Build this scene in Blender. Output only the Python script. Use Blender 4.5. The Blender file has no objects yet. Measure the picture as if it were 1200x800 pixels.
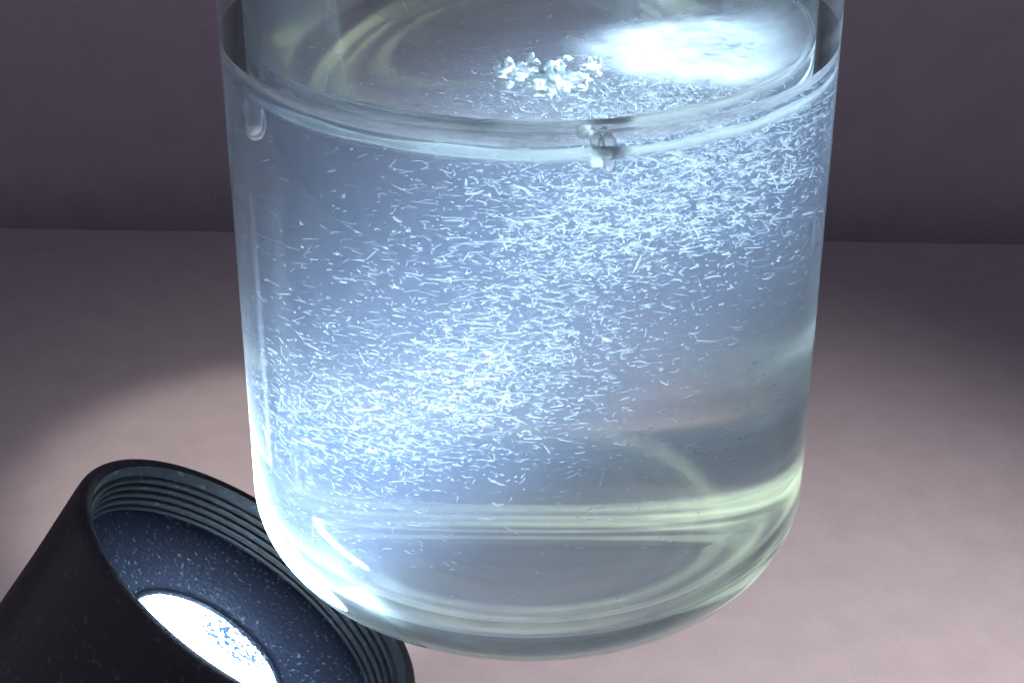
import bpy, bmesh, math, random
import numpy as np
from mathutils import Vector, Matrix, noise

# 1 unit = 1 cm (macro close-up of a small vial)
S = bpy.context.scene
S.unit_settings.system = 'METRIC'
S.unit_settings.scale_length = 0.01
COL = S.collection
random.seed(7); rng = np.random.default_rng(7)

# ------------------------------------------------------------------ camera
F_PX, W_PX = 2118.0, 1200.0
PITCH = math.radians(28)
FW = Vector((0, math.cos(PITCH), -math.sin(PITCH)))
RT = Vector((1, 0, 0))
UP = RT.cross(FW)
CAM = Vector((-0.0807, -7.9465, 5.3352))
cam = bpy.data.cameras.new('camera')
cam.sensor_width = 36.0
cam.lens = 36.0 * F_PX / W_PX
cam.clip_start = 0.1
cam.clip_end = 500
cam.dof.use_dof = True
cam.dof.focus_distance = 8.6
cam.dof.aperture_fstop = 14.0
camo = bpy.data.objects.new('camera', cam)
COL.objects.link(camo)
camo.location = CAM
camo.rotation_euler = (math.pi / 2 - PITCH, 0, 0)
S.camera = camo

# ------------------------------------------------------------------ world, lamps, exposure
wd = bpy.data.worlds.new('World'); S.world = wd; wd.use_nodes = True
bg = wd.node_tree.nodes['Background']
bg.inputs[0].default_value = (0.42, 0.395, 0.53, 1)
bg.inputs[1].default_value = 0.52

def area(name, loc, target, size, power, color, sy=None):
    l = bpy.data.lights.new(name, 'AREA'); l.energy = power; l.color = color; l.size = size
    if sy: l.shape = 'RECTANGLE'; l.size_y = sy
    o = bpy.data.objects.new(name, l); COL.objects.link(o)
    o.location = loc
    o.rotation_euler = (Vector(target) - Vector(loc)).to_track_quat('-Z', 'Y').to_euler()
    return o
def spot(name, loc, target, deg, power, color, radius, blend):
    l = bpy.data.lights.new(name, 'SPOT'); l.energy = power; l.color = color
    l.spot_size = math.radians(deg); l.spot_blend = blend; l.shadow_soft_size = radius
    o = bpy.data.objects.new(name, l); COL.objects.link(o); o.location = loc
    o.rotation_euler = (Vector(target) - Vector(loc)).to_track_quat('-Z', 'Y').to_euler()
    return o
spot('desk_lamp', (8, 2, 6.5), (2.4, 5.6, -6.5), 70, 15500, (1.0, 0.92, 0.91), 0.6, 1.0)
spot('patch_fill', (2.0, 8.5, 7.5), (-2.5, 10.3, -6.5), 27, 7800, (1.0, 0.87, 0.78), 0.3, 0.45)  # added spot for the light patch on the table, stands for no real lamp
spot('base_fill', (5.5, 4.5, -2.2), (0.15, 0.1, 0.35), 14, 42000, (0.90, 1.0, 0.78), 0.5, 0.6)  # added narrow spot that brightens only the vial base

S.view_settings.view_transform = 'Standard'
S.view_settings.look = 'None'
S.view_settings.gamma = 1.0
S.view_settings.exposure = 0.0
S.cycles.use_denoising = True
S.cycles.caustics_refractive = False
S.cycles.caustics_reflective = False
S.cycles.adaptive_threshold = 0.02
S.cycles.max_bounces = 12
S.cycles.transmission_bounces = 10
S.cycles.diffuse_bounces = 1
S.cycles.transparent_max_bounces = 16
S.cycles.glossy_bounces = 4
S.cycles.volume_bounces = 1
S.cycles.sample_clamp_indirect = 4.0

# ------------------------------------------------------------------ helpers
def link(o, parent=None):
    COL.objects.link(o)
    if parent is not None: o.parent = parent
    return o
def tag(o, label, cat, group=None):
    o['label'] = label; o['category'] = cat
    if group: o['group'] = group
    return o
def empty(name, loc=(0, 0, 0)):
    o = bpy.data.objects.new(name, None); o.location = loc; o.empty_display_size = 0.3
    return link(o)
def mesh_obj(name, verts, faces, mat, parent=None, smooth=True):
    me = bpy.data.meshes.new(name)
    me.from_pydata([tuple(v) for v in verts], [], faces)
    me.materials.append(mat)
    if smooth: me.polygons.foreach_set('use_smooth', [True] * len(me.polygons))
    me.update()
    return link(bpy.data.objects.new(name, me), parent)
def lathe(profile, n=128, cap_ends=False):
    """profile: list of (radius, z); r==0 makes a pole. Outside = right-hand side walking up."""
    verts, faces, rings = [], [], []
    for r, z in profile:
        if r < 1e-6:
            rings.append([len(verts)]); verts.append((0, 0, z))
        else:
            rings.append(list(range(len(verts), len(verts) + n)))
            for i in range(n):
                a = 2 * math.pi * i / n
                verts.append((r * math.cos(a), r * math.sin(a), z))
    for A, B in zip(rings, rings[1:]):
        for i in range(n):
            j = (i + 1) % n
            if len(A) == 1 and len(B) == 1: continue
            if len(A) == 1: faces.append((A[0], B[j], B[i]))
            elif len(B) == 1: faces.append((A[i], A[j], B[0]))
            else: faces.append((A[i], A[j], B[j], B[i]))
    return verts, faces
def arc(cx, cz, rx, rz, a0, a1, n):
    return [(cx + rx * math.cos(math.radians(a0 + (a1 - a0) * i / n)),
             cz + rz * math.sin(math.radians(a0 + (a1 - a0) * i / n))) for i in range(n + 1)]

def new_mat(name):
    m = bpy.data.materials.new(name); m.use_nodes = True
    nt = m.node_tree; nt.nodes.clear()
    out = nt.nodes.new('ShaderNodeOutputMaterial')
    return m, nt, out
def N(nt, t, **kw):
    n = nt.nodes.new(t)
    for k, v in kw.items():
        if k in n.inputs: n.inputs[k].default_value = v
        else: setattr(n, k, v)
    return n

# ------------------------------------------------------------------ materials
def matte(name, col, var=0.12, scale=3.0, rough=0.8, bump=0.02):
    m, nt, out = new_mat(name)
    tc = N(nt, 'ShaderNodeTexCoord')
    n1 = N(nt, 'ShaderNodeTexNoise', Scale=scale, Detail=6.0)
    n2 = N(nt, 'ShaderNodeTexNoise', Scale=scale * 14, Detail=3.0)
    nt.links.new(tc.outputs['Object'], n1.inputs['Vector']); nt.links.new(tc.outputs['Object'], n2.inputs['Vector'])
    mx = N(nt, 'ShaderNodeMix', data_type='FLOAT'); mx.inputs[0].default_value = 0.5
    nt.links.new(n1.outputs['Fac'], mx.inputs[2]); nt.links.new(n2.outputs['Fac'], mx.inputs[3])
    cr = N(nt, 'ShaderNodeValToRGB')
    cr.color_ramp.elements[0].position = 0.3; cr.color_ramp.elements[1].position = 0.7
    cr.color_ramp.elements[0].color = tuple(c * (1 - var) for c in col) + (1,)
    cr.color_ramp.elements[1].color = tuple(c * (1 + var) for c in col) + (1,)
    nt.links.new(mx.outputs[0], cr.inputs[0])
    b = N(nt, 'ShaderNodeBsdfPrincipled', Roughness=rough)
    bp = N(nt, 'ShaderNodeBump', Strength=0.25, Distance=bump)
    nt.links.new(n2.outputs['Fac'], bp.inputs['Height']); nt.links.new(bp.outputs[0], b.inputs['Normal'])
    nt.links.new(cr.outputs[0], b.inputs['Base Color']); nt.links.new(b.outputs[0], out.inputs[0])
    return m
M_TABLE = matte('table_laminate', (0.315, 0.282, 0.295), 0.10, 2.2, 0.7, 0.006)
M_WALL = matte('wall_paint', (0.42, 0.375, 0.405), 0.10, 1.6, 0.85, 0.01)

def film_nodes(nt, col, fac_sock, shader_sock, out):
    """pale film: run marks, plus painted-in glow of glass edges, more where seen edge-on"""
    d = N(nt, 'ShaderNodeBsdfDiffuse'); d.inputs[0].default_value = col + (1,)
    t = N(nt, 'ShaderNodeBsdfTranslucent'); t.inputs[0].default_value = col + (1,)
    m1 = N(nt, 'ShaderNodeMixShader'); m1.inputs[0].default_value = 0.5
    nt.links.new(d.outputs[0], m1.inputs[1]); nt.links.new(t.outputs[0], m1.inputs[2])
    m2 = N(nt, 'ShaderNodeMixShader')
    nt.links.new(fac_sock, m2.inputs[0]); nt.links.new(shader_sock, m2.inputs[1]); nt.links.new(m1.outputs[0], m2.inputs[2])
    nt.links.new(m2.outputs[0], out.inputs[0])
def edge_fac(nt, base, amount, power):
    lw = N(nt, 'ShaderNodeLayerWeight', Blend=0.5)
    pw = N(nt, 'ShaderNodeMath', operation='POWER'); pw.inputs[1].default_value = power
    nt.links.new(lw.outputs['Facing'], pw.inputs[0])
    ma = N(nt, 'ShaderNodeMath', operation='MULTIPLY_ADD'); ma.inputs[1].default_value = amount; ma.inputs[2].default_value = base
    nt.links.new(pw.outputs[0], ma.inputs[0])
    return ma.outputs[0]
def glass_mat(name, ior, tint, clear, base, amount, power, glow_band=False, streak=False):
    """clear glass; `clear` = share of light going straight through the pane"""
    m, nt, out = new_mat(name)
    g = N(nt, 'ShaderNodeBsdfGlass', Roughness=0.0, IOR=ior); g.inputs['Color'].default_value = tint + (1,)
    t = N(nt, 'ShaderNodeBsdfTransparent'); t.inputs[0].default_value = tint + (1,)
    mx = N(nt, 'ShaderNodeMixShader'); mx.inputs[0].default_value = clear
    nt.links.new(g.outputs[0], mx.inputs[1]); nt.links.new(t.outputs[0], mx.inputs[2])
    fac = edge_fac(nt, base, amount, power)
    if glow_band:
        at = N(nt, 'ShaderNodeAttribute', attribute_name='glow_band')
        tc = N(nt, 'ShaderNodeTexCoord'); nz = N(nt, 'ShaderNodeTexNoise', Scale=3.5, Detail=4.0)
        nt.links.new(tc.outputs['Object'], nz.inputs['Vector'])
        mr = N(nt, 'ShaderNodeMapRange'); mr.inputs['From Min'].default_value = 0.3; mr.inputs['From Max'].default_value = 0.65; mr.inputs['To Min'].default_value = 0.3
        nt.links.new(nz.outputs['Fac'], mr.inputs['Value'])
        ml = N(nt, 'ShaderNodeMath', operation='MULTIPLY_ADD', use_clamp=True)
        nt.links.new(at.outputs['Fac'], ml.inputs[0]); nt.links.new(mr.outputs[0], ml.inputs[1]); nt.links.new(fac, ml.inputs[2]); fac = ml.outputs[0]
    if streak:                  # faint dried run marks down the wall
        tc = N(nt, 'ShaderNodeTexCoord'); mp = N(nt, 'ShaderNodeMapping'); mp.inputs['Scale'].default_value = (5.0, 5.0, 0.35)
        nz = N(nt, 'ShaderNodeTexNoise', Scale=1.6, Detail=4.0)
        nt.links.new(tc.outputs['Object'], mp.inputs[0]); nt.links.new(mp.outputs[0], nz.inputs['Vector'])
        mr = N(nt, 'ShaderNodeMapRange'); mr.inputs['From Min'].default_value = 0.5; mr.inputs['From Max'].default_value = 0.72; mr.inputs['To Max'].default_value = 0.045
        nt.links.new(nz.outputs['Fac'], mr.inputs['Value'])
        ad = N(nt, 'ShaderNodeMath', operation='ADD', use_clamp=True); nt.links.new(fac, ad.inputs[0]); nt.links.new(mr.outputs[0], ad.inputs[1]); fac = ad.outputs[0]
    film_nodes(nt, (0.82, 0.97, 0.88) if glow_band else (0.85, 0.93, 0.97), fac, mx.outputs[0], out)
    return m
GREEN = (0.975, 0.995, 0.985)
M_SIDE = glass_mat('side_glass', 1.5, GREEN, 0.07, 0.001, 0.12, 7.0, False, True)
def thin_mat():
    m, nt, out = new_mat('thin_glass')
    t = N(nt, 'ShaderNodeBsdfTransparent'); t.inputs[0].default_value = (0.98, 0.995, 0.985, 1)
    g = N(nt, 'ShaderNodeBsdfGlossy', Roughness=0.0)
    mx = N(nt, 'ShaderNodeMixShader'); nt.links.new(edge_fac(nt, 0.04, 0.9, 5.0), mx.inputs[0])
    nt.links.new(t.outputs[0], mx.inputs[1]); nt.links.new(g.outputs[0], mx.inputs[2])
    film_nodes(nt, (0.85, 0.94, 0.95), edge_fac(nt, 0.003, 0.3, 5.0), mx.outputs[0], out)
    return m
M_THIN = thin_mat()
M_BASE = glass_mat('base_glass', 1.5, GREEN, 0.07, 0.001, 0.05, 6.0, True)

def liquid_mat():
    m, nt, out = new_mat('cloudy_water')
    at = N(nt, 'ShaderNodeAttribute', attribute_name='interface_ior')
    g = N(nt, 'ShaderNodeBsdfGlass', Roughness=0.0)
    nt.links.new(at.outputs['Fac'], g.inputs['IOR'])
    rg = N(nt, 'ShaderNodeAttribute', attribute_name='ripple'); nt.links.new(rg.outputs['Fac'], g.inputs['Roughness'])
    t = N(nt, 'ShaderNodeBsdfTransparent')
    at2 = N(nt, 'ShaderNodeAttribute', attribute_name='straight_share')
    mx = N(nt, 'ShaderNodeMixShader'); nt.links.new(at2.outputs['Fac'], mx.inputs[0])
    nt.links.new(g.outputs[0], mx.inputs[1]); nt.links.new(t.outputs[0], mx.inputs[2])
    at3 = N(nt, 'ShaderNodeAttribute', attribute_name='glare')
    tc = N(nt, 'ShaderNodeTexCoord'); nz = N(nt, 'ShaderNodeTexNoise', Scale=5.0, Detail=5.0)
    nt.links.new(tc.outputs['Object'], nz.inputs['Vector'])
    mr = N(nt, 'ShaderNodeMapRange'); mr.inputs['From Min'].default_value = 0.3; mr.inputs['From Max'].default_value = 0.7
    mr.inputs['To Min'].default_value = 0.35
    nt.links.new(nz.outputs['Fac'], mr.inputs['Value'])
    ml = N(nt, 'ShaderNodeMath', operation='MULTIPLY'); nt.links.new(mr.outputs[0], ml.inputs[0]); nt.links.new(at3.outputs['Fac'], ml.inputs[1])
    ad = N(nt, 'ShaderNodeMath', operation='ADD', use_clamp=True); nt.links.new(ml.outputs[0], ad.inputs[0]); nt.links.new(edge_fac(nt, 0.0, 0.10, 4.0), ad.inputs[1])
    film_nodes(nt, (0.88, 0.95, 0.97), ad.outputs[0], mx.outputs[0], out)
    v = N(nt, 'ShaderNodeVolumeScatter', Density=0.13, Anisotropy=0.1)
    v.inputs['Color'].default_value = (0.52, 0.69, 1.0, 1)
    nt.links.new(v.outputs[0], out.inputs['Volume'])
    m.cycles.homogeneous_volume = True
    return m
M_LIQ = liquid_mat()

def fibre_mat():
    m, nt, out = new_mat('white_fibre')
    d = N(nt, 'ShaderNodeBsdfDiffuse'); d.inputs[0].default_value = (0.90, 0.95, 0.96, 1)
    t = N(nt, 'ShaderNodeBsdfTranslucent'); t.inputs[0].default_value = (0.90, 0.95, 0.96, 1)
    mx = N(nt, 'ShaderNodeMixShader'); mx.inputs[0].default_value = 0.45
    nt.links.new(d.outputs[0], mx.inputs[1]); nt.links.new(t.outputs[0], mx.inputs[2])
    ge = N(nt, 'ShaderNodeNewGeometry'); nz = N(nt, 'ShaderNodeTexWhiteNoise')       # each needle more or less sheer
    sn = N(nt, 'ShaderNodeVectorMath', operation='SNAP'); sn.inputs[1].default_value = (0.06, 0.06, 0.06)
    nt.links.new(ge.outputs['Position'], sn.inputs[0]); nt.links.new(sn.outputs[0], nz.inputs['Vector'])
    mr = N(nt, 'ShaderNodeMapRange'); mr.inputs['To Min'].default_value = 0.0; mr.inputs['To Max'].default_value = 0.85
    nt.links.new(nz.outputs['Value'], mr.inputs['Value'])
    tr = N(nt, 'ShaderNodeBsdfTransparent'); m2 = N(nt, 'ShaderNodeMixShader')
    nt.links.new(mr.outputs[0], m2.inputs[0]); nt.links.new(mx.outputs[0], m2.inputs[1]); nt.links.new(tr.outputs[0], m2.inputs[2])
    nt.links.new(m2.outputs[0], out.inputs[0])
    return m
M_FIB = fibre_mat()

def rubber(name, col, rough, dust, sc=26.0):
    m, nt, out = new_mat(name)
    tc = N(nt, 'ShaderNodeTexCoord')
    n = N(nt, 'ShaderNodeTexNoise', Scale=sc, Detail=5.0); nt.links.new(tc.outputs['Object'], n.inputs['Vector'])
    n3 = N(nt, 'ShaderNodeTexNoise', Scale=3.0, Detail=3.0); nt.links.new(tc.outputs['Object'], n3.inputs['Vector'])
    cr = N(nt, 'ShaderNodeValToRGB'); cr.color_ramp.elements[0].position = 0.60; cr.color_ramp.elements[1].position = 0.70
    nt.links.new(n.outputs['Fac'], cr.inputs[0])
    ml = N(nt, 'ShaderNodeMath', operation='MULTIPLY'); nt.links.new(cr.outputs[0], ml.inputs[0]); nt.links.new(n3.outputs['Fac'], ml.inputs[1])
    mc = N(nt, 'ShaderNodeMix', data_type='RGBA'); nt.links.new(ml.outputs[0], mc.inputs[0])
    mc.inputs[6].default_value = col + (1,); mc.inputs[7].default_value = dust + (1,)
    b = N(nt, 'ShaderNodeBsdfPrincipled', Roughness=rough)
    nt.links.new(mc.outputs[2], b.inputs['Base Color'])
    bp = N(nt, 'ShaderNodeBump', Strength=0.35, Distance=0.01); nt.links.new(n.outputs['Fac'], bp.inputs['Height'])
    nt.links.new(bp.outputs[0], b.inputs['Normal'])
    nt.links.new(b.outputs[0], out.inputs[0])
    return m
M_BLACK = rubber('black_anodised', (0.010, 0.010, 0.013), 0.36, (0.10, 0.10, 0.11))
M_BOWL = rubber('dark_reflector', (0.018, 0.022, 0.042), 0.38, (0.50, 0.55, 0.62), 38.0)

def lens_mat(cx=0.0, cy=0.0):
    m, nt, out = new_mat('lit_lens')
    tc = N(nt, 'ShaderNodeTexCoord')
    n = N(nt, 'ShaderNodeTexNoise', Scale=34.0, Detail=2.0); nt.links.new(tc.outputs['Object'], n.inputs['Vector'])
    cr = N(nt, 'ShaderNodeMapRange'); cr.inputs['From Min'].default_value = 0.44; cr.inputs['From Max'].default_value = 0.50
    nt.links.new(n.outputs['Fac'], cr.inputs['Value'])
    vd = N(nt, 'ShaderNodeVectorMath', operation='DISTANCE'); nt.links.new(tc.outputs['Object'], vd.inputs[0])
    vd.inputs[1].default_value = (cx, cy, -0.45)
    pm = N(nt, 'ShaderNodeMapRange'); pm.inputs['From Min'].default_value = 0.10; pm.inputs['From Max'].default_value = 0.30
    pm.inputs['To Min'].default_value = 1.0; pm.inputs['To Max'].default_value = 0.0
    nt.links.new(vd.outputs['Value'], pm.inputs['Value'])
    ml = N(nt, 'ShaderNodeMath', operation='MULTIPLY'); nt.links.new(cr.outputs[0], ml.inputs[0]); nt.links.new(pm.outputs[0], ml.inputs[1])
    th_ = N(nt, 'ShaderNodeMapRange'); th_.inputs['From Min'].default_value = 0.3; th_.inputs['From Max'].default_value = 0.45
    th_.inputs['To Min'].default_value = 36.0; th_.inputs['To Max'].default_value = 1.0
    nt.links.new(ml.outputs[0], th_.inputs['Value'])
    mc = N(nt, 'ShaderNodeMix', data_type='RGBA'); nt.links.new(ml.outputs[0], mc.inputs[0])
    mc.inputs[6].default_value = (0.62, 0.88, 1, 1); mc.inputs[7].default_value = (0.18, 0.42, 0.95, 1)
    e = N(nt, 'ShaderNodeEmission'); nt.links.new(mc.outputs[2], e.inputs[0]); nt.links.new(th_.outputs[0], e.inputs[1])
    nt.links.new(e.outputs[0], out.inputs[0])
    return m

# ------------------------------------------------------------------ setting: table and wall
TZ = -6.5
a = math.radians(-2.2)
wall_y = 17.9
def plane(name, pts, mat):
    o = mesh_obj(name, pts, [(0, 1, 2, 3)], mat, smooth=False); o['kind'] = 'structure'; return o
ca, sa = math.cos(a), math.sin(a)
def wl(x, z, off=0): return (x * ca - off * sa * 0, wall_y + x * sa, z)
def bevel_table():
    # slab with a softly rounded back edge; behind it a narrow gap, then the wall
    a_, b_ = wl(-40, TZ), wl(40, TZ)
    pts, fs = [(-40, -30, TZ), (40, -30, TZ)], []
    for k in range(5):
        t = math.pi / 2 * k / 4; dy, dz = 0.12 * math.sin(t) - .12, 0.12 * math.cos(t) - .12
        pts += [(a_[0], a_[1] + dy, TZ + dz), (b_[0], b_[1] + dy, TZ + dz)]
    pts += [(a_[0], a_[1], TZ - 5), (b_[0], b_[1], TZ - 5)]
    for k in range(0, len(pts) - 2, 2): fs.append((k, k + 1, k + 3, k + 2))
    return pts, fs
pts, fs = bevel_table()
o = mesh_obj('table', pts, fs, M_TABLE); o['kind'] = 'structure'
GAP = 2.2
wl2 = lambda x, z: (x * ca, wall_y + GAP + x * sa, z)
o = mesh_obj('wall', [wl(-40, TZ - 5), wl(40, TZ - 5), wl2(40, TZ - 5), wl2(-40, TZ - 5), wl2(40, 30), wl2(-40, 30)], [(0, 1, 2, 3), (3, 2, 4, 5)], M_WALL, smooth=False); o['kind'] = 'structure'

# ------------------------------------------------------------------ glass vial
RO, RI = 1.40, 1.29
LVL = 2.62                      # flat liquid level
MEN_H, MEN_W = 0.15, 0.30       # meniscus climb and width
TOPW = LVL + MEN_H
vial = empty('glass_vial')
tag(vial, 'clear cylindrical glass vial with rounded base holding cloudy liquid', 'vial')
# base: slight push-up, round heel, up to z = .8
base_out = [(0, 0.10), (0.2, 0.095), (0.35, 0.085), (0.5, .07), (0.58, .061), (0.62, .055), (0.66, .05), (0.70, .044), (0.74, .037), (0.78, .03), (0.82, .022), (0.86, 0.013), (0.90, 0.006), (0.94, 0.0015), (0.98, 0.0)] + arc(0.98, 0.42, 0.42, 0.42, -84, 0, 18) + [(RO, 0.6), (RO, 0.8)]
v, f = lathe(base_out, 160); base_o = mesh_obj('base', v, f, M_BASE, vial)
glow_band = []                      # bright bands of light in the base, painted as pale rings
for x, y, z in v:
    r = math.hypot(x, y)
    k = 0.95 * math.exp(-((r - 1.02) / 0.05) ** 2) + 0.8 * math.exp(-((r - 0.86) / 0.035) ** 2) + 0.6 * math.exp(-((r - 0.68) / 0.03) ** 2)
    k *= 0.02 + 0.98 * max(0.0, min(1.0, (math.hypot(x + 0.95, y + 0.1) - 0.4) / 0.6))      # weaker on the left, next to the flashlight
    glow_band.append(k if z < 0.2 else 0.0)
base_o.data.attributes.new('glow_band', 'FLOAT', 'POINT').data.foreach_set('value', glow_band)
WT, NT = 4.3, 5.9
v, f = lathe([(RO, 0.8), (RO, 1.2), (RO, 2.0), (RO, TOPW)], 160); mesh_obj('side_wall', v, f, M_SIDE, vial)
v, f = lathe([(RO, TOPW), (RO, 3.4), (RO, WT)], 160); uw = mesh_obj('upper_wall', v, f, M_THIN, vial)
v, f = lathe([(RI, WT), (RI, 3.4), (RI, TOPW)], 160); mesh_obj('inner_wall', v, f, M_THIN, vial)
neck = [(RO, WT)] + arc(RO - .45, WT + .02, .45, .45, 0, 80, 8) + [(0.85, WT + .56), (0.82, WT + .7), (0.82, 5.0), (0.95, 5.05), (0.95, 5.2), (0.82, 5.25), (0.82, 5.7), (0.86, NT), (0.80, NT + .04), (0.72, NT)]
neck += [(0.70, 5.7), (0.70, WT + .72), (0.74, WT + .5)] + [(x - .11, z - .06) for x, z in arc(RO - .45, WT + .02, .45, .45, 80, 0, 8)] + [(RI, WT)]
v, f = lathe(neck, 96); mesh_obj('neck', v, f, M_THIN, vial)

# ------------------------------------------------------------------ liquid
def men(r):
    t = max(0.0, (r - (RI - MEN_W)) / MEN_W)
    return LVL + MEN_H * t ** 2.4
prof = [(0, 0.24), (0.4, 0.22), (0.65, 0.19), (RI - .46, 0.175)] + arc(RI - .44, .62, .44, .44, -84, 0, 14)
prof += [(RI, 1.0), (RI, 1.6), (RI, 2.2), (RI, 2.36)] + [(RI, 2.40 + (TOPW - 2.40) * i / 22) for i in range(23)]
n_side = len(prof)
prof += [(RI - MEN_W * i / 16, men(RI - MEN_W * i / 16)) for i in range(1, 17)] + [(RI - MEN_W - k * 0.079, LVL) for k in range(1, 12)] + [(0, LVL)]
n = 160
v, f = lathe(prof, n)
liq = mesh_obj('liquid', v, f, M_LIQ)
tag(liq, 'clear watery liquid with tiny floating needles filling the vial', 'liquid')
me = liq.data
iors, shares, sm = [], [], []
for p in me.polygons:
    zmean = sum(me.vertices[i].co.z for i in p.vertices) / len(p.vertices)
    rmean = max(math.hypot(*me.vertices[i].co.xy) for i in p.vertices)
    top = p.normal.z > 0.02 and zmean > 1.5
    iors.append(1.33 if top else 1.33 / 1.5)
    shares.append(0.65 if top else (0.5 if zmean < .62 else 0.9))
at = me.attributes.new('interface_ior', 'FLOAT', 'FACE'); at.data.foreach_set('value', iors)
film = []; ripple = []
for vv in me.vertices:
    r = math.hypot(vv.co.x, vv.co.y); z = vv.co.z
    ripple.append(0.12 * max(0.0, min(1.0, (r - (RI - MEN_W)) / (MEN_W * .5))) if z > LVL - .01 and r < RI - .001 else 0.0)
    az = math.atan2(vv.co.y, vv.co.x)
    if r > RI - .001 and z > 2.3:              # bright meniscus arcs painted into the wall film
        fr_ = max(0.0, math.cos(az + math.radians(78))) ** 0.5
        band = max(0.0, min(1.0, (z - LVL - .005) / .02)) * max(0.0, min(1.0, (TOPW - z) / .02))
        rgt = max(0.0, min(1.0, (vv.co.x - 0.05) / .2))
        film.append(min(1.0, fr_ * (1.0 * math.exp(-((z - LVL - .015) / .022) ** 2) + 0.9 * math.exp(-((z - TOPW + .02) / .02) ** 2) + (0.55 * (1 - rgt) + .04) * band)))
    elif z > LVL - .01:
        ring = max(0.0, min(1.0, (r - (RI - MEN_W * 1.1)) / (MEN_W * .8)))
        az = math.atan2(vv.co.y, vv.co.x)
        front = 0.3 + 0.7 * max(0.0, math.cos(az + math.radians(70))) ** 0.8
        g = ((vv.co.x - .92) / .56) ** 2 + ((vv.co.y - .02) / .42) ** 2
        film.append(front * 0.15 * ring + 2.0 * math.exp(-g * g))  # last term paints the surface glare in as a pale patch
    elif z < 0.64: film.append(0.008)
    else: film.append(0.0)
me.attributes.new('ripple', 'FLOAT', 'POINT').data.foreach_set('value', ripple)
at = me.attributes.new('glare', 'FLOAT', 'POINT'); at.data.foreach_set('value', film)
at = me.attributes.new('straight_share', 'FLOAT', 'FACE'); at.data.foreach_set('value', shares)
# sharp line where the meniscus meets the wall
se = me.attributes.new('sharp_edge', 'BOOLEAN', 'EDGE')
vals = []
for e in me.edges:
    c = [me.vertices[i].co for i in e.vertices]
    vals.append(all(abs(q.z - TOPW) < 1e-4 and abs(math.hypot(q.x, q.y) - RI) < 1e-3 for q in c))
se.data.foreach_set('value', vals)

# ------------------------------------------------------------------ flashlight
def unproject(x, y, depth):
    return CAM + FW * depth + RT * ((x - 600) / F_PX * depth) + UP * ((400 - y) / F_PX * depth)
th, tl = math.radians(53.6), math.radians(24.5)
RIMC = unproject(299, 685, 9.3)
RAY = (RIMC - CAM).normalized()
E0 = math.cos(th) * RT + math.sin(th) * UP
AX = (math.cos(tl) * (E0 - E0.dot(RAY) * RAY).normalized() - math.sin(tl) * RAY).normalized()
RR = 234 / F_PX * 9.3
fl = empty('flashlight', RIMC)
fl.rotation_euler = AX.to_track_quat('Z', 'Y').to_euler()
tag(fl, 'black flashlight with ridged rim, pointing up at the vial from lower left', 'flashlight')
LENS_R, LENS_Z = 0.44, -0.47
bpy.context.view_layer.update()
_inv = fl.matrix_world.inverted()
_o, _d = _inv @ CAM, (_inv.to_3x3() @ (unproject(272, 752, 1.0) - CAM))
_p = _o + _d * ((LENS_Z - _o.z) / _d.z)
M_LENS = lens_mat(_p.x, _p.y)
# outside of head and body (z = 0 at the rim plane, axis +z)
TAIL = -7.3
prof = [(0.78, -2.6), (0.86, -2.5), (0.90, -2.3), (RR - .03, -1.9), (RR - .015, -1.8), (RR - 0.012, -0.5), (RR, -0.1)] + arc(RR - .05, -.05, .05, .05, 0, 90, 6) + [(RR - .075, -0.012)]
v, f = lathe(prof, 128); mesh_obj('head', v, f, M_BLACK, fl)
prof = [(0, TAIL), (0.68, TAIL), (0.76, TAIL + .08), (0.78, TAIL + .3), (0.78, TAIL + .8), (0.72, TAIL + .84), (0.72, TAIL + .95), (0.78, TAIL + 1.0), (0.78, -2.6)]
v, f = lathe(prof, 96); mesh_obj('grip', v, f, M_BLACK, fl)
# inside: threaded wall, dark bowl, lens
Z_T, R_T = -0.27, RR - 0.13
r_top = RR - 0.075
wall_r = lambda z: r_top + (R_T - r_top) * (z / Z_T)
v, f = lathe([(R_T - .004, Z_T)] + [(wall_r(Z_T * t), Z_T * t) for t in (.75, .5, .25, 0.045)], 128)
mesh_obj('rim_lining', v, [tuple(reversed(q)) for q in f], M_BLACK, fl)
for k in range(5):
    z0 = Z_T + 0.006 + k * 0.041
    pr = [(wall_r(z0) + .004, z0)] + [(wall_r(z0 + .013) - 0.024 * math.sin(math.pi * t) ** 0.7, z0 + 0.026 * t) for t in (0.0, .2, .5, .8, 1.0)] + [(wall_r(z0 + .026) + .004, z0 + .026)]
    v, f = lathe(pr, 128)
    mesh_obj('ridge', v, [tuple(reversed(q)) for q in f], M_BLACK, fl)
bp = [(R_T - 0.002, Z_T - .004), (R_T - .03, Z_T - .012)] + [(R_T - .03 + (LENS_R + .03 - R_T + .03) * t, Z_T - .012 + (LENS_Z - Z_T + .022) * (t ** 1.4)) for t in [i / 14 for i in range(1, 15)]] + [(LENS_R + .012, LENS_Z + .012), (LENS_R, LENS_Z - .01)]
v, f = lathe(bp, 128)
mesh_obj('reflector_bowl', v, f, M_BOWL, fl)
v, f = lathe([(LENS_R + .004, LENS_Z - .004)] + [(LENS_R * (1 - i / 6), LENS_Z + 0.04 * math.sin(math.pi / 2 * i / 6)) for i in range(1, 7)], 96)
mesh_obj('lens', v, f, M_LENS, fl)
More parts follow.
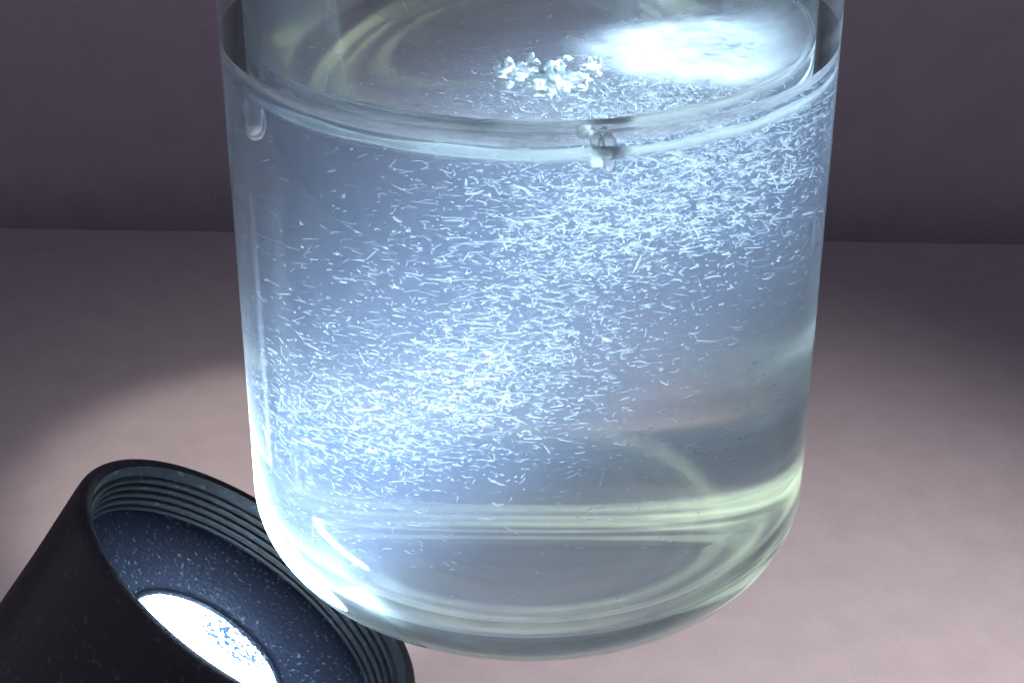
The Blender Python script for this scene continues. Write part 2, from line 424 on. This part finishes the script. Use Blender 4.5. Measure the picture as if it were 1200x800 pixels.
# the light the flashlight throws
bpy.context.view_layer.update()
MW = fl.matrix_world
src = MW @ Vector((0, 0, LENS_Z + 0.06))
aim = unproject(712, 198, 8.5)
sp = bpy.data.lights.new('flashlight_beam', 'AREA')
sp.shape = 'DISK'; sp.size = 0.84; sp.spread = math.radians(23)
sp.energy = 1900; sp.color = (0.47, 0.66, 1.0)
spo = link(bpy.data.objects.new('flashlight_beam', sp), fl)
q = (aim - src).to_track_quat('-Z', 'Y').to_matrix().to_4x4()
spo.matrix_world = Matrix.Translation(src) @ q
s2 = bpy.data.lights.new('flashlight_spill', 'AREA'); s2.shape = 'DISK'; s2.size = 0.84; s2.spread = math.radians(40)
s2.energy = 1600; s2.color = (0.58, 0.77, 1.0)
s2o = link(bpy.data.objects.new('flashlight_spill', s2), fl)
s2o.matrix_world = Matrix.Translation(src + AX * 0.01) @ (Vector((0.35, -0.95, 2.6)) - src).to_track_quat('-Z', 'Y').to_matrix().to_4x4()
BEAM_D = (aim - src).normalized()

# ------------------------------------------------------------------ suspended needles
def tube(pts, radius, sides=4):
    pts = [Vector(p) for p in pts]; verts, faces = [], []
    for i, p in enumerate(pts):
        d = (pts[min(i + 1, len(pts) - 1)] - pts[max(i - 1, 0)]).normalized()
        a = d.orthogonal().normalized(); b = d.cross(a)
        rr = radius * (0.55 if i in (0, len(pts) - 1) else 1.0)
        for s in range(sides):
            t = 2 * math.pi * s / sides
            verts.append(p + (a * math.cos(t) + b * math.sin(t)) * rr)
    for i in range(len(pts) - 1):
        for s in range(sides):
            s2 = (s + 1) % sides
            faces.append((i * sides + s, i * sides + s2, (i + 1) * sides + s2, (i + 1) * sides + s))
    faces.append(tuple(reversed(range(sides)))); faces.append(tuple(range((len(pts) - 1) * sides, len(pts) * sides)))
    return verts, faces
PROTO = []
for k in range(10):
    bend = [0.0, 0.05, -0.08, 0.14, 0.02, -0.2, 0.1, 0.3, -0.04, 0.16][k]
    pts = [((t - .5), bend * (1 - (2 * t - 1) ** 2) + (0.05 * math.sin(9 * t) if k % 4 == 3 else 0), 0) for t in (0, .25, .5, .75, 1)]
    v, f = tube(pts, 1.0 * 0.0 + 0.07, 4)
    # unit-length needle; y/z scaled separately per copy
    me = bpy.data.meshes.new('needle'); me.from_pydata([tuple(p) for p in v], [], f); me.materials.append(M_FIB)
    me.polygons.foreach_set('use_smooth', [True] * len(me.polygons)); me.update()
    PROTO.append((me, np.array([tuple(p) for p in v]), f))

def project(P):
    d = P - CAM; z = d.dot(FW)
    return 600 + F_PX * d.dot(RT) / z, 400 - F_PX * d.dot(UP) / z, z
cands = []
NF = 11000
while len(cands) < NF:
    x, y, z = rng.uniform(-1.24, 1.24), rng.uniform(-1.24, 1.24), rng.uniform(0.27, LVL - .03)
    r = math.hypot(x, y)
    if r > 1.23: continue
    if z < 0.75 and rng.random() < 0.75: continue
    if z < .65 and math.hypot(max(r - .85, 0), .62 - z) > .38: continue
    P = Vector((x, y, z))
    # loose currents: clumpy density
    dn = noise.noise(P * 1.6 + Vector((3.1, 0, 7)))
    off = P - src; ax = off.dot(BEAM_D); perp = (off - BEAM_D * ax).length
    near = math.exp(-(perp / (0.31 + 0.06 * max(ax - 1.5, 0))) ** 2)
    if rng.random() > (0.02 + 0.98 * near) * (0.62 + 0.8 * dn): continue
    # direction: mostly lying flat, swirling near the lower left
    yaw = rng.normal(0, 0.8); pit = rng.normal(0, 0.2)
    sw = max(0.0, min(1.0, (-0.45 - x) / 0.6)) * max(0.0, min(1.0, (1.7 - z) / 0.8))
    pit += -sw * (0.55 + rng.normal(0, .35))
    tb = max(0.0, min(1.0, (z - 1.5) / 1.0)); pit += rng.normal(0, 0.38) * tb
    pit += rng.normal(0, 0.9) * (rng.random() < 0.16)
    L = float(np.clip(rng.lognormal(math.log(0.023), 0.62), 0.008, 0.12))
    thick = float(np.clip(rng.lognormal(math.log(0.0019), 0.42), 0.0013, 0.009))
    if z > 1.7 and x > 0.2 and rng.random() < 0.35: thick *= 1.5
    kind_ = rng.random()
    if kind_ < 0.22: L = rng.uniform(0.006, 0.012); thick = rng.uniform(0.0022, 0.004)      # specks
    elif kind_ > 0.985: L *= 1.6; thick = max(thick, 0.005)                                  # flakes
    d = Vector((math.cos(yaw) * math.cos(pit), math.sin(yaw) * math.cos(pit), math.sin(pit)))
    roll = rng.uniform(0, 6.28)
    # how large it shows: lit by the beam, long, near
    off = P - src; ax = off.dot(BEAM_D); perp = (off - BEAM_D * ax).length
    lit = math.exp(-(perp / (0.28 * ax)) ** 2) if ax > 0 else 0
    score = lit * (0.4 + (0.9 - y) * 0.3) * L * thick
    cands.append((score, P, d, roll, L, thick, int(rng.integers(0, 10))))
cands.sort(key=lambda c: -c[0])
def needle_matrix(P, d, roll, L, thick):
    q = d.to_track_quat('X', 'Z').to_matrix() @ Matrix.Rotation(roll, 3, 'X')
    m = q.to_4x4() @ Matrix.Diagonal((L, max(thick / 0.07, 0.02), max(thick / 0.07, 0.02), 1))
    return Matrix.Translation(P) @ m
for sc, P, d, roll, L, thick, k in cands[:300]:
    o = bpy.data.objects.new('needle', PROTO[k][0]); COL.objects.link(o)
    o.matrix_world = needle_matrix(P, d, roll, L, thick)
    px_ = project(P)[0]
    zone = 'in the lower left of the lit band' if px_ < 480 else ('at the upper right of the lit band' if px_ > 720 else 'midway along the lit band')
    tag(o, ('long' if L > 0.06 else 'short') + ' white needle drifting in the liquid ' + zone, 'needle', 'needles suspended in the lit liquid')
allv, allf, base = [], [], 0
for sc, P, d, roll, L, thick, k in cands[300:]:
    m = np.array(needle_matrix(P, d, roll, L, thick)); V = PROTO[k][1]
    allv.append(V @ m[:3, :3].T + m[:3, 3])
    allf += [tuple(i + base for i in q) for q in PROTO[k][2]]; base += len(V)
me = bpy.data.meshes.new('needle_cloud'); me.from_pydata(np.concatenate(allv).tolist(), [], allf); me.materials.append(M_FIB)
me.polygons.foreach_set('use_smooth', [True] * len(me.polygons)); me.update()
o = link(bpy.data.objects.new('needle_cloud', me)); o['kind'] = 'stuff'
tag(o, 'cloud of fine pale needles suspended all through the liquid', 'needle cloud')

# ------------------------------------------------------------------ bubbles and froth on the liquid
def bubble_mat():
    m, nt, out = new_mat('air_bubble')
    g = N(nt, 'ShaderNodeBsdfGlass', Roughness=0.0, IOR=0.75)
    t = N(nt, 'ShaderNodeBsdfTransparent')
    mx = N(nt, 'ShaderNodeMixShader'); mx.inputs[0].default_value = 0.3
    nt.links.new(g.outputs[0], mx.inputs[1]); nt.links.new(t.outputs[0], mx.inputs[2])
    film_nodes(nt, (0.85, 0.95, 0.95), edge_fac(nt, 0.02, 0.75, 3.0), mx.outputs[0], out)
    return m
M_BUB = bubble_mat()
def froth_mat():
    m, nt, out = new_mat('white_froth')
    b = N(nt, 'ShaderNodeBsdfPrincipled', Roughness=0.35); b.inputs['Base Color'].default_value = (0.86, 0.92, 0.93, 1)
    t = N(nt, 'ShaderNodeBsdfTranslucent'); t.inputs[0].default_value = (0.88, 0.94, 0.95, 1)
    mx = N(nt, 'ShaderNodeMixShader'); mx.inputs[0].default_value = 0.85
    nt.links.new(b.outputs[0], mx.inputs[1]); nt.links.new(t.outputs[0], mx.inputs[2])
    tr = N(nt, 'ShaderNodeBsdfTransparent'); m2 = N(nt, 'ShaderNodeMixShader'); m2.inputs[0].default_value = 0.25
    nt.links.new(mx.outputs[0], m2.inputs[1]); nt.links.new(tr.outputs[0], m2.inputs[2]); nt.links.new(m2.outputs[0], out.inputs[0])
    return m
M_FROTH = froth_mat()
def blob(name, mat, loc, size, rough=0.0, sub=3, seed=0, rot=0.0, parent=None, dome=False):
    bm = bmesh.new(); bmesh.ops.create_icosphere(bm, subdivisions=sub, radius=1.0)
    if dome: bmesh.ops.delete(bm, geom=[v_ for v_ in bm.verts if v_.co.z < -0.12], context='VERTS')
    for v_ in bm.verts:
        k = 1 + rough * noise.noise(v_.co * (3.2 if dome else 1.7) + Vector((seed * 3.1, seed, 0)))
        v_.co = Vector((v_.co.x * size[0], v_.co.y * size[1], v_.co.z * size[2])) * k
    me = bpy.data.meshes.new(name); bm.to_mesh(me); bm.free(); me.materials.append(mat)
    me.polygons.foreach_set('use_smooth', [True] * len(me.polygons))
    o = link(bpy.data.objects.new(name, me), parent); o.location = loc; o.rotation_euler = (0, 0, rot)
    return o
def on_level(x, y, z=LVL):
    d = unproject(x, y, 1.0) - CAM
    return CAM + d * ((z - CAM.z) / d.z)
b = blob('air_bubble', M_BUB, (-1.08, -0.50, LVL - 0.10), (0.09, 0.07, 0.11), 0.05, 4, 1)
tag(b, 'large oval air bubble clinging to the left wall under the liquid line', 'bubble')
for k, (x, y, r_) in enumerate([(688, 142, .030), (700, 150, .026), (692, 162, .024), (697, 176, .030), (713, 152, .034), (715, 172, .024)]):
    dx, dz = [(.20, .12), (.245, .085), (.215, .05), (.235, -.005), (.285, .065), (.295, 0.0)][k]
    r_ *= 1.45; dz -= 0.035
    rr = RI - r_ - .004
    P = Vector((dx, -math.sqrt(rr * rr - dx * dx), LVL + dz))
    b = blob('air_bubble', M_FROTH if k in (0, 2, 3) else M_BUB, P, (r_ * .8, r_ * .8, r_ * 1.25), 0.12, 3, k, 0.0, None, k in (0, 2, 3))
    tag(b, ['white bubble at the top left of the small cluster hanging from the front liquid edge',
            'clear bubble in the middle top of the cluster on the front liquid edge',
            'white bubble left of centre in the cluster on the front liquid edge',
            'lowest white bubble of the cluster hanging under the front liquid edge',
            'largest clear bubble right in the cluster on the front liquid edge',
            'clear bubble at the lower right of the cluster on the front liquid edge'][k], 'bubble', 'bubble cluster on the front liquid edge')
rf = random.Random(3)
root = empty('froth_patch', on_level(640, 92)); tag(root, 'white froth patch floating on the middle of the liquid surface', 'froth')
for k, (x, y, sx, sy) in enumerate([(600, 86, 16, 9), (618, 92, 20, 13), (632, 104, 18, 13), (652, 97, 26, 13), (672, 93, 16, 10), (650, 82, 10, 7), (692, 80, 11, 6), (596, 76, 5, 7), (640, 96, 22, 10), (663, 70, 7, 3), (610, 80, 5, 4), (585, 84, 4, 3), (680, 104, 5, 4), (645, 112, 6, 5), (622, 72, 4, 3), (700, 88, 5, 3), (662, 108, 5, 4)] + [(rf.gauss(640, 30), rf.gauss(92, 9), rf.uniform(2, 4.5), rf.uniform(1.5, 3.5)) for _ in range(22)]):
    P = on_level(x, y) - root.location
    blob('froth_lump', M_FROTH, P, (sx / 250, sy / 130, 0.018 + 0.010 * (k % 3)), 0.75, 3, k + 5, 0.3 * (k % 5 - 2), root, True)

# white strips added for the bright arcs where liquid meets glass, along the front
for name, lab, z0, rad, a0, a1 in (
        ('bright_arc', 'added white strip imitating the bright lower arc of the liquid edge', LVL + 0.02, 0.022, -165, -5),
        ('bright_arc', 'added white strip imitating the bright upper arc where liquid meets glass', TOPW - 0.015, 0.015, -150, 15)):
    verts, faces, n_, ns = [], [], 120, 8
    for i in range(n_ + 1):
        t = i / n_; az = math.radians(a0 + (a1 - a0) * t)
        w = rad * min(1.0, 6 * t, 6 * (1 - t)) * (0.65 + 0.9 * abs(noise.noise(Vector((t * 9, z0 * 5, 1.3))))) + 0.0015
        rc = RI - 0.006 - w * 1.1
        zc = z0 + 0.006 * noise.noise(Vector((t * 14, 3.0, z0)))
        for k in range(ns):
            b_ = 2 * math.pi * k / ns
            r_ = rc + w * 0.8 * math.cos(b_)
            verts.append((r_ * math.cos(az), r_ * math.sin(az), zc + w * math.sin(b_)))
    for i in range(n_):
        for k in range(ns):
            k2 = (k + 1) % ns
            faces.append((i * ns + k, (i + 1) * ns + k, (i + 1) * ns + k2, i * ns + k2))
    tag(mesh_obj(name, verts, faces, M_FROTH), lab, 'froth')
